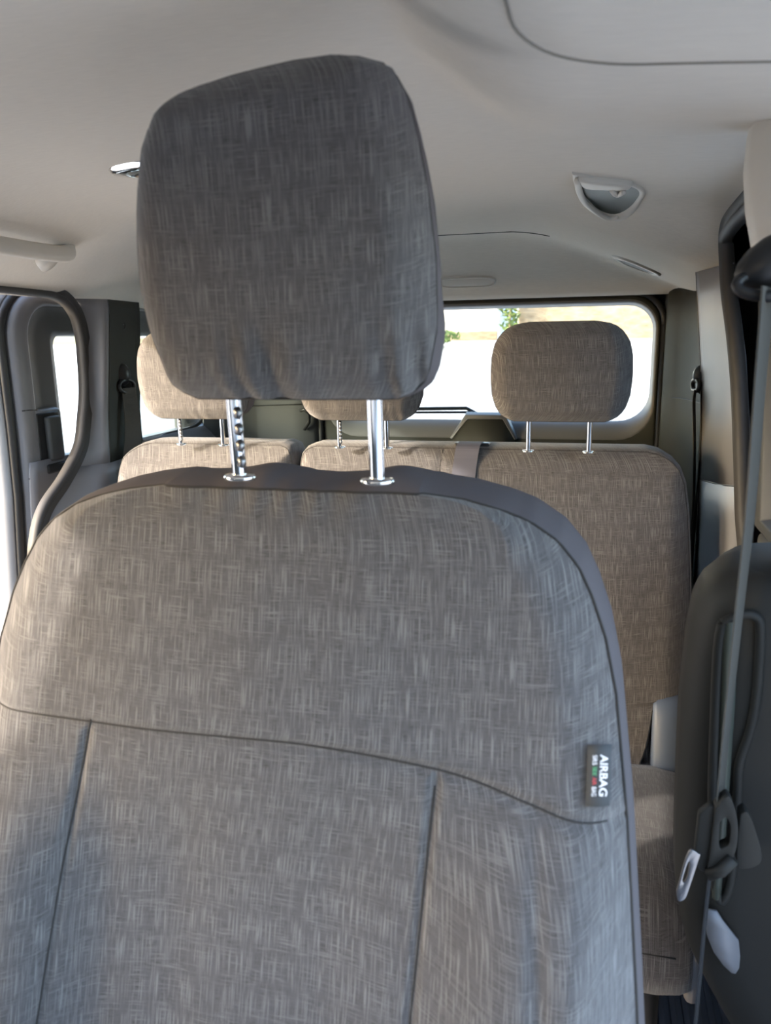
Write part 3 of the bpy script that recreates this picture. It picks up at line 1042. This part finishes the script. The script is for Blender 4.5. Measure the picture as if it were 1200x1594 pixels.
def cushion(t, x0, x1a, x1b):
    """x1a right edge at the back, x1b right edge at the front"""
    pr = [(1.44, .385), (1.38, .405), (1.28, .418), (1.15, .422), (1.07, .412), (1.02, .385), (.995, .345), (.985, .31), (.99, .275), (1.02, .258), (1.2, .25), (1.44, .25)]
    rings = []
    for t_ in (0, .006, .02, .06, .2, .4, .6, .8, .94, .98, .994, 1):
        ed = min(t_, 1 - t_)
        sh = .022 * (1 - min(1, ed / .05)) ** 2
        ring = []
        for y, z in pr:
            xr_ = x1b + (x1a - x1b) * ss(1.0, 1.4, y)
            yc = max(1.02, min(1.4, y))
            ring.append((x0 + (xr_ - x0) * t_, y + (yc - y) * min(1, sh * 12), z + (.33 - z) * min(1, sh * 9)))
        rings.append(ring)
    c = mk('cushion', *strips(rings, True, True, True), 'fabric_flat', t)
    sp_ = [Vector((x0 + (x1b - x0) * (.03 + .94 * i / 20), .9935, .338)) for i in range(21)]
    tube('seam', sp_, .0012, 'thread', c, 5, (0, 1, 0))
    return c

# single seat on the left
s1 = thing('rear_seat', 'narrow single rear seat on the left of the bench, beside the quarter window', 'car seat', (-.85, 1.3, 0))
xl1 = lambda z: lerp_tab([(.37, -1.085), (.80, -1.080), (.86, -1.075), (.905, -1.068), (.93, -1.058), (.95, -1.042), (.962, -1.022), (.968, -.995)], z)
xr1 = lambda z: lerp_tab([(.37, -.634), (.93, -.635), (.95, -.639), (.962, -.648), (.968, -.668)], z)
bench(s1, xl1, xr1, -1.085, -.628, .968, 70)
cushion(s1, -1.07, -.632, -.632)
# double seat on the right
s2 = thing('rear_seat', 'wide double rear seat behind the front seat, with belt strap over its top', 'car seat', (-.2, 1.3, 0))
xl2 = lambda z: lerp_tab([(.37, -.614), (.93, -.613), (.95, -.609), (.962, -.602), (.968, -.582)], z)
xr2 = lambda z: lerp_tab([(.37, .118), (.42, .136), (.470, .145), (.496, .148), (.503, .156), (.507, .185), (.509, .213), (.62, .214), (.737, .212), (.857, .203), (.91, .195), (.935, .185), (.952, .170), (.963, .150), (.968, .125)], z)
fn2 = bench(s2, xl2, xr2, -.620, .214, .968, 110, -.294)
cushion(s2, -.62, .205, .178)
tube('seam', [(-.294, fn2(-.294, z) - .0004, z) for z in [.965 - i * .02 for i in range(26)]], .0012, 'thread', s2, 5, (0, 1, 0))
# plastic hinge cover in the cut-out and the trim at the cushion's end
rings = []
for z, yy in ((.30, 1.40), (.37, 1.405), (.44, 1.425), (.48, 1.438), (.50, 1.448), (.512, 1.465), (.515, 1.49)):
    rings.append([(.150, yy + .03, z), (.152, yy + .006, z), (.158, yy, z), (.190, yy - .002, z), (.200, yy + .004, z), (.205, yy + .03, z)])
mk('hinge_cover', *strips(rings), 'hinge', s2, solid=.004)
mk('cushion_end_trim', *box_vf(.170, .192, 1.0, 1.40, .255, .345), 'grey', s2, bevel=.012)
mk('seat_base', *box_vf(-.58, .15, 1.08, 1.42, .0, .26), 'black', s2, bevel=.02)
mk('seat_base', *box_vf(-1.04, -.66, 1.08, 1.42, .0, .26), 'black', s1, bevel=.02)
add_headrest(s1, (-.845, 1.578, 1.033), RH, .193, .040, .055, -.04, .0012, .7, .053, .062, .0055, notches=6)
h1 = add_headrest(s2, (-.462, 1.578, 1.033), RH, .193, .040, .055, -.04, .0012, 4.4, .053, .062, .0055, notches=6)
h2 = add_headrest(s2, (-.050, 1.578, 1.034), RH, .193, .040, .055, -.04, .0006, 8.2, .060, .064, .0055, notches=0)

# ================================================================== BELTS
def ribbon(name, path, wv, w, mat, parent, th=.0016, sm=5):
    P = catmull(path, sm) if sm else [Vector(p) for p in path]
    n = len(P)
    rings = []
    for i, p in enumerate(P):
        a = Vector(wv(i / (n - 1)) if callable(wv) else wv).normalized() * (w / 2)
        t = (P[min(i + 1, n - 1)] - P[max(i - 1, 0)]).normalized()
        q = t.cross(a).normalized() * th / 2
        rings.append([p - a - q, p + a - q, p + a + q, p - a + q])
    return mk(name, *strips(rings, True, True, True), mat, parent, smooth=False)

# centre belt over the top of the double seat
cb = thing('seat_belt', 'dark centre belt strap hanging over the top of the wide rear seat', 'seat belt', (-.24, 1.62, .97))
pth = [(-.236, 1.672, .978), (-.237, 1.645, .979), (-.238, fn2(-.24, .962) - .005, .974)] + [(-.240 - .012 * k / 6, fn2(-.24, .95 - .045 * k) - .006, .951 - .045 * k) for k in range(9)]
ribbon('strap', pth, (1, 0, .0), .050, 'belt_dark', cb, .0016, 4)
mk('slot_guide', *box_vf(-.272, -.196, 1.640, 1.672, .966, .9785), 'black', cb, bevel=.004)

# left C-pillar belt
lb = thing('seat_belt', 'grey belt hanging from the black loop on the left pillar', 'seat belt', (-1.13, 1.76, 1.11))
def loop_guide(parent, c, nrm, w, h, mat='black'):
    """hooded belt loop: rounded dome with a lip and slot"""
    c = Vector(c)
    nx_ = Vector(nrm).normalized()
    sx = nx_.cross(Vector((0, 0, 1))).normalized()
    uz = Vector((0, 0, 1))
    rings = []
    for k in range(7):
        a = k / 6 * math.pi / 2
        s, d = math.cos(a), math.sin(a)
        rings.append([c + nx_ * (.022 * d) + sx * (w / 2 * max(s, .04) * math.cos(t)) + uz * (h * .18 + h * .36 * max(s, .04) * math.sin(t)) for t in [2 * math.pi * i / 18 for i in range(18)]])
    mk('hood', *strips(rings, True, True, True), mat, parent)
    # lower loop
    ring = [c + nx_ * .014 + sx * (w * .56 * math.cos(t)) + uz * (-h * .16 + h * .19 * math.sin(t)) for t in [2 * math.pi * i / 20 for i in range(21)]]
    mk('loop', *sweep(ring, circ(.0055, 8), nx_), mat, parent)
    mk('back_plate', *sweep([c - nx_ * .004, c + nx_ * .006], [(a * w * 1.25, b * h * .62) for a, b in circ(.5, 20, .75)], uz), mat, parent)
loop_guide(lb, (-1.146, 1.757, 1.108), (1, -.12, 0), .052, .085)
ribbon('webbing', [(-1.128, 1.757, 1.090), (-1.122, 1.752, 1.05), (-1.112, 1.735, .98), (-1.104, 1.700, .90), (-1.098, 1.665, .82), (-1.094, 1.63, .72), (-1.092, 1.60, .60)],
       lambda s: (.25 + .5 * s, .95 - .55 * s, 0), .044, 'belt', lb)

# right C-pillar belt
rb = thing('seat_belt', 'grey belt running down behind the right rear pillar', 'seat belt', (.24, 1.87, 1.1))
loop_guide(rb, (.252, 1.868, 1.098), (-1, -.25, 0), .036, .065)
ribbon('webbing', [(.238, 1.862, 1.078), (.236, 1.858, 1.05), (.241, 1.855, .98), (.247, 1.852, .88), (.250, 1.845, .74), (.250, 1.83, .60)], (.25, 1, 0), .044, 'belt', rb)
ribbon('webbing', [(.252, 1.862, 1.076), (.258, 1.858, .98), (.258, 1.856, .88), (.254, 1.853, .74), (.254, 1.84, .58)], (.3, 1, 0), .044, 'belt', rb)

# ---------------- right B pillar (near, out of focus)
bp_up = [(1.50, .150, .175), (1.44, .152, .18), (1.39, .146, .18), (1.36, .145, .18), (1.32, .150, .18), (1.28, .160, .185), (1.255, .180, .20), (1.20, .205, .22), (1.0, .215, .23), (.90, .215, .23)]
rings = []
for z, xa, xb in bp_up:
    rings.append([(.33, .78, z), (xb + .04, .785, z), (xb, .80, z), (xa + .012, .82, z), (xa, .85, z), (xa + .004, .91, z), (xa + .03, .945, z), (xb + .06, .955, z), (.33, .96, z)])
pb = struct(mk('trim_4', *strips(rings[:7]), 'beige', solid=.004, solid_off=0))
mk('pillar_trim', *strips(rings[6:]), 'pillar', pb, solid=.004, solid_off=0)
# lower moulding with a rounded top and a sunk slot
def lower_out(z):
    return lerp_tab([(.20, .285), (.30, .235), (.40, .192), (.45, .162), (.50, .138), (.57, .124), (.68, .120), (.79, .117), (.88, .120), (.92, .1255), (.94, .135), (.955, .150), (.962, .168)], z)
rings = []
for z in [.20, .25, .30, .35, .40, .43, .46, .49, .52, .56, .60, .64, .68, .72, .76, .80, .84, .87, .895, .915, .93, .94, .95, .957, .962]:
    x = lower_out(z)
    rings.append([(.33, .79, z), (x + .06, .795, z), (x + .022, .805, z), (x + .008, .820, z), (x, .85, z), (x + .002, .90, z), (x + .02, .94, z), (x + .07, .955, z), (.33, .96, z)])
mk('lower_moulding', *strips(rings, False, True, True), 'pillar', pb)
# rim round the belt slot, and the pale inner panel in it
rim = [(.142, .915), (.158, .925), (.172, .924), (.178, .908), (.180, .843), (.177, .80), (.170, .762), (.171, .72), (.172, .62), (.160, .60), (.148, .70), (.142, .82), (.140, .89)]
rp = catmull([(x, .793, z) for x, z in rim] + [(rim[0][0], .793, rim[0][1])], 5)
mk('slot_rim', *sweep(rp, circ(.005, 8), (0, 1, 0)), 'pillar', pb)
rings = [[(x0_, .790, z), ((x0_ + x1_) / 2, .786, z), (x1_, .790, z)] for z, x0_, x1_ in ((.918, .143, .156), (.83, .146, .160), (.72, .152, .162), (.64, .153, .163), (.60, .154, .163))]
mk('slot_panel', *strips(rings), 'grey_green', pb, solid=.003)
rings = [[(x0_, .786, z), (x1_, .786, z)] for z, x0_, x1_ in ((.586, .150, .160), (.575, .150, .167), (.554, .152, .184), (.535, .160, .187), (.520, .171, .187), (.512, .180, .184))]
mk('lower_scuff_panel', *strips(rings), 'grey', pb, solid=.004)

# front belt
fbelt = thing('seat_belt', 'blurred front belt with black anchor and metal tongue at the right edge', 'seat belt', (.15, .78, 1.25))
# shoulder anchor
rings = []
for k in range(9):
    a = k / 8 * math.pi
    q, d = max(math.sin(a), .08), -math.cos(a)
    rings.append([(.155 + .034 * d, .752 + .020 * q * math.cos(t), 1.262 + .012 * d + .023 * q * math.sin(t)) for t in [2 * math.pi * i / 16 for i in range(16)]])
mk('anchor_hood', *strips(rings, True, True, True), 'black', fbelt)
ring = [(.148 + .026 * math.cos(t), .742 + .004 * math.sin(t), 1.240 + .010 * math.sin(t)) for t in [2 * math.pi * i / 20 for i in range(21)]]
mk('anchor_loop', *sweep(ring, circ(.005, 8), (0, 1, 0)), 'black', fbelt)
ribbon('webbing', [(.1475, .745, 1.238), (.148, .745, 1.155), (.149, .745, 1.04), (.1475, .745, .96), (.146, .745, .874), (.145, .745, .80), (.144, .742, .72)], lambda q: (.42 - .12 * q, 1, 0), .046, 'belt', fbelt)
ribbon('webbing', [(.143, .742, .72), (.1414, .745, .647), (.1405, .745, .569), (.1402, .745, .477), (.139, .75, .36), (.138, .755, .2)], lambda q: (.25, 1, 0), .046, 'belt_black', fbelt)
def plate(name, outline, y, th, mat, parent, hole=None, bevel=.002, smoothn=4):
    """flat moulding with rounded outline (x, z), thickness th along Y, optionally with a slot"""
    def dense(o):
        return catmull([(x, 0, z) for x, z in o + [o[0]]], smoothn)[:-1]
    O = dense(outline)
    if hole:
        H = dense(hole)
        n = min(len(O), len(H))
        O = [O[int(i * len(O) / n)] for i in range(n)]
        H = [H[int(i * len(H) / n)] for i in range(n)]
        rings = [[Vector((p.x, y, p.z)) for p in H], [Vector((p.x, y + th, p.z)) for p in H], [Vector((p.x, y + th, p.z)) for p in O], [Vector((p.x, y, p.z)) for p in O], [Vector((p.x, y, p.z)) for p in H]]
        v, f = strips(rings, True)
    else:
        v, f = strips([[Vector((p.x, y, p.z)) for p in O], [Vector((p.x, y + th, p.z)) for p in O]], True, True, True)
    return mk(name, v, f, mat, parent, bevel=bevel, seg=2)
tongue = plate('tongue_grip', [(.136, .755), (.146, .769), (.154, .754), (.158, .730), (.156, .705), (.146, .689), (.1335, .678), (.1345, .705)], .716, .014, 'pillar', fbelt,
               [(.141, .740), (.146, .746), (.150, .739), (.151, .730), (.1505, .718), (.146, .713), (.143, .712), (.1415, .72)], .0025)
plate('grip_plate', [(.1226, .742), (.133, .753), (.141, .744), (.143, .70), (.135, .680), (.1226, .688)], .722, .010, 'pillar', tongue)
mk('grip_bar', *sweep([(.1345, .716, .682), (.145, .713, .690), (.155, .714, .704)], rrect(.012, .012, .005), (0, 1, 0)), 'pillar', tongue)
plate('tongue_plate', [(.1265, .700), (.1157, .7016), (.1085, .6626), (.1074, .6526), (.1098, .6441), (.1156, .6481), (.119, .662)], .719, .003, 'steel', tongue, [(.1175, .690), (.1155, .689), (.1125, .674), (.1118, .668), (.1135, .666), (.1150, .669), (.1165, .675)], .0006)
plate('belt_stop', [(.1608, .7435), (.1664, .7471), (.173, .7361), (.183, .7057), (.1813, .691), (.1654, .6846), (.161, .70)], .728, .016, 'pillar', fbelt, None, .004)

# ================================================================== CEILING FITTINGS
# left grab handle
gh = thing('grab_handle', 'beige grab handle on the ceiling edge above the open left door', 'handle', (-1.04, 1.25, 1.40))
def on_ceil(X, Y, d):
    return Vector((X, Y, cz(X, Y) - d))
pth = catmull([on_ceil(-1.035, 1.00, .0), on_ceil(-1.035, 1.02, .018), on_ceil(-1.025, 1.08, .026), on_ceil(-1.018, 1.2, .028), on_ceil(-1.018, 1.32, .028), on_ceil(-1.022, 1.39, .024), on_ceil(-1.030, 1.43, .014), on_ceil(-1.036, 1.44, -.004)], 6)
mk('grip', *sweep(pth, rrect(.034, .020, .009), (1, 0, .5)), 'beige', gh)
for Y in (1.42, 1.01):
    c = on_ceil(-1.066, Y - (.012 if Y > 1.2 else -.012), .004)
    mk('mount', *sweep([c + Vector((-.006, 0, .006)), c + Vector((.0, 0, -.006)), c + Vector((.008, 0, -.016))], circ(.022, 14, .018), (0, 1, 0)), 'beige', gh)

# right folding handle in its shallow recess
rh = thing('fold_away_handle', 'small beige fold-away handle set in the ceiling at upper right', 'handle', (.02, 1.48, 1.45))
def ceil_patch(pts, d, n=6):
    return [on_ceil(x, y, d) for x, y in pts]
rec = [(-.032, 1.370), (.020, 1.420), (.072, 1.470), (.088, 1.530), (.080, 1.600), (.045, 1.640), (.005, 1.625), (-.018, 1.560), (-.030, 1.460)]
rec = [(x, 1.37 + (y - 1.37) * 1.25) for x, y in rec]
def ring_of(pts, s, d, c=(.025, 1.54)):
    P2 = catmull([(c[0] + (x - c[0]) * s, c[1] + (y - c[1]) * s, 0) for x, y in pts + [pts[0]]], 4)[:-1]
    return [on_ceil(p.x, p.y, d) for p in P2]
mk('recess_dish', *strips([ring_of(rec, 1.06, .0), ring_of(rec, 1.02, .003), ring_of(rec, .93, .003), ring_of(rec, .86, .001)], True), 'beige', rh)
mk('recess_floor', *strips([ring_of(rec, .88, .0022), ring_of(rec, .6, .001), ring_of(rec, .05, .001)], True, False, True), 'grey_green', rh)
flap = [(-.026, 1.385), (.020, 1.430), (.058, 1.470), (.062, 1.505), (.048, 1.535), (.015, 1.515), (-.010, 1.50), (-.022, 1.46)]
flap = [(x, 1.385 + (y - 1.385) * .72) for x, y in flap]
cc = (.02, 1.45)
mk('flap', *strips([ring_of(flap, 1.0, -.002, cc), ring_of(flap, 1.0, .006, cc), ring_of(flap, .92, .010, cc), ring_of(flap, .5, .011, cc), ring_of(flap, .05, .011, cc)], True, False, True), 'beige', rh)
pth = catmull([on_ceil(-.026, 1.40, .006), on_ceil(-.025, 1.48, .009), on_ceil(-.016, 1.60, .009), on_ceil(.004, 1.67, .008), on_ceil(.03, 1.70, .006), on_ceil(.05, 1.695, .002)], 5)
mk('grip', *sweep(pth, circ(.006, 10, .005), (0, 0, 1)), 'beige', rh)
pth = catmull([on_ceil(.030, 1.475, .010), on_ceil(.040, 1.50, .014), on_ceil(.050, 1.48, .012)], 4)
mk('hook', *sweep(pth, circ(.005, 8), (0, 0, 1)), 'beige', rh)

# ceiling lamp, half hidden behind the front headrest
lp = thing('ceiling_lamp', 'oval ceiling lamp partly hidden by the left edge of front headrest', 'lamp', (-.60, 1.12, 1.46))
def oval(cx_, cy_, a, b, d, n=28):
    return [on_ceil(cx_ + a * math.copysign(abs(math.cos(t)) ** 1.15, math.cos(t)), cy_ + b * math.sin(t), d) for t in [2 * math.pi * i / n for i in range(n)]]
lc = (-.598, 1.135)
mk('bezel', *strips([oval(*lc, .128, .056, 0), oval(*lc, .122, .052, .006), oval(*lc, .085, .036, .010), oval(*lc, .080, .033, .004)], True), 'chrome', lp)
mk('lens', *strips([oval(*lc, .081, .034, .004), oval(*lc, .06, .025, .011), oval(*lc, .03, .012, .013), oval(*lc, .002, .001, .013)], True, False, True), 'lens', lp)

# courtesy lamp over the tailgate
cl = thing('courtesy_lamp', 'flat oblong panel in the ceiling above the rear window', 'lamp', (-.335, 2.24, 1.34))
def pill(cx_, cy_, a, b, d, n=28):
    return [on_ceil(cx_ + a * math.copysign(abs(math.cos(t)) ** .45, math.cos(t)), cy_ + b * math.copysign(abs(math.sin(t)) ** .7, math.sin(t)), d) for t in [2 * math.pi * i / n for i in range(n)]]
pc = (-.335, 2.238)
mk('bezel', *strips([pill(*pc, .082, .017, -.002), pill(*pc, .080, .016, .004), pill(*pc, .076, .014, .005), pill(*pc, .074, .013, .001)], True), 'beige', cl)
mk('lens', *strips([pill(*pc, .075, .0135, .002), pill(*pc, .05, .009, .004), pill(*pc, .004, .001, .004)], True, False, True), 'beige', cl)

# small vent at the ceiling's rear right
vt = thing('ceiling_vent', 'small dark slot fitting in the ceiling at the rear right corner', 'vent', (.105, 2.11, 1.37))
def quad_patch(pts, d, n=4):
    return [on_ceil(x, y, d) for x, y in pts]
q0 = [(.055, 2.075), (.085, 2.05), (.160, 2.10), (.150, 2.165), (.085, 2.150)]
mk('frame', *strips([ring_of(q0, 1.12, .0, (.11, 2.105)), ring_of(q0, 1.08, .005, (.11, 2.105)), ring_of(q0, .85, .006, (.11, 2.105)), ring_of(q0, .8, .0, (.11, 2.105))], True), 'beige', vt)
mk('grille', *strips([ring_of(q0, .86, .004, (.11, 2.105)), ring_of(q0, .05, .003, (.11, 2.105))], True, False, True), 'black', vt)
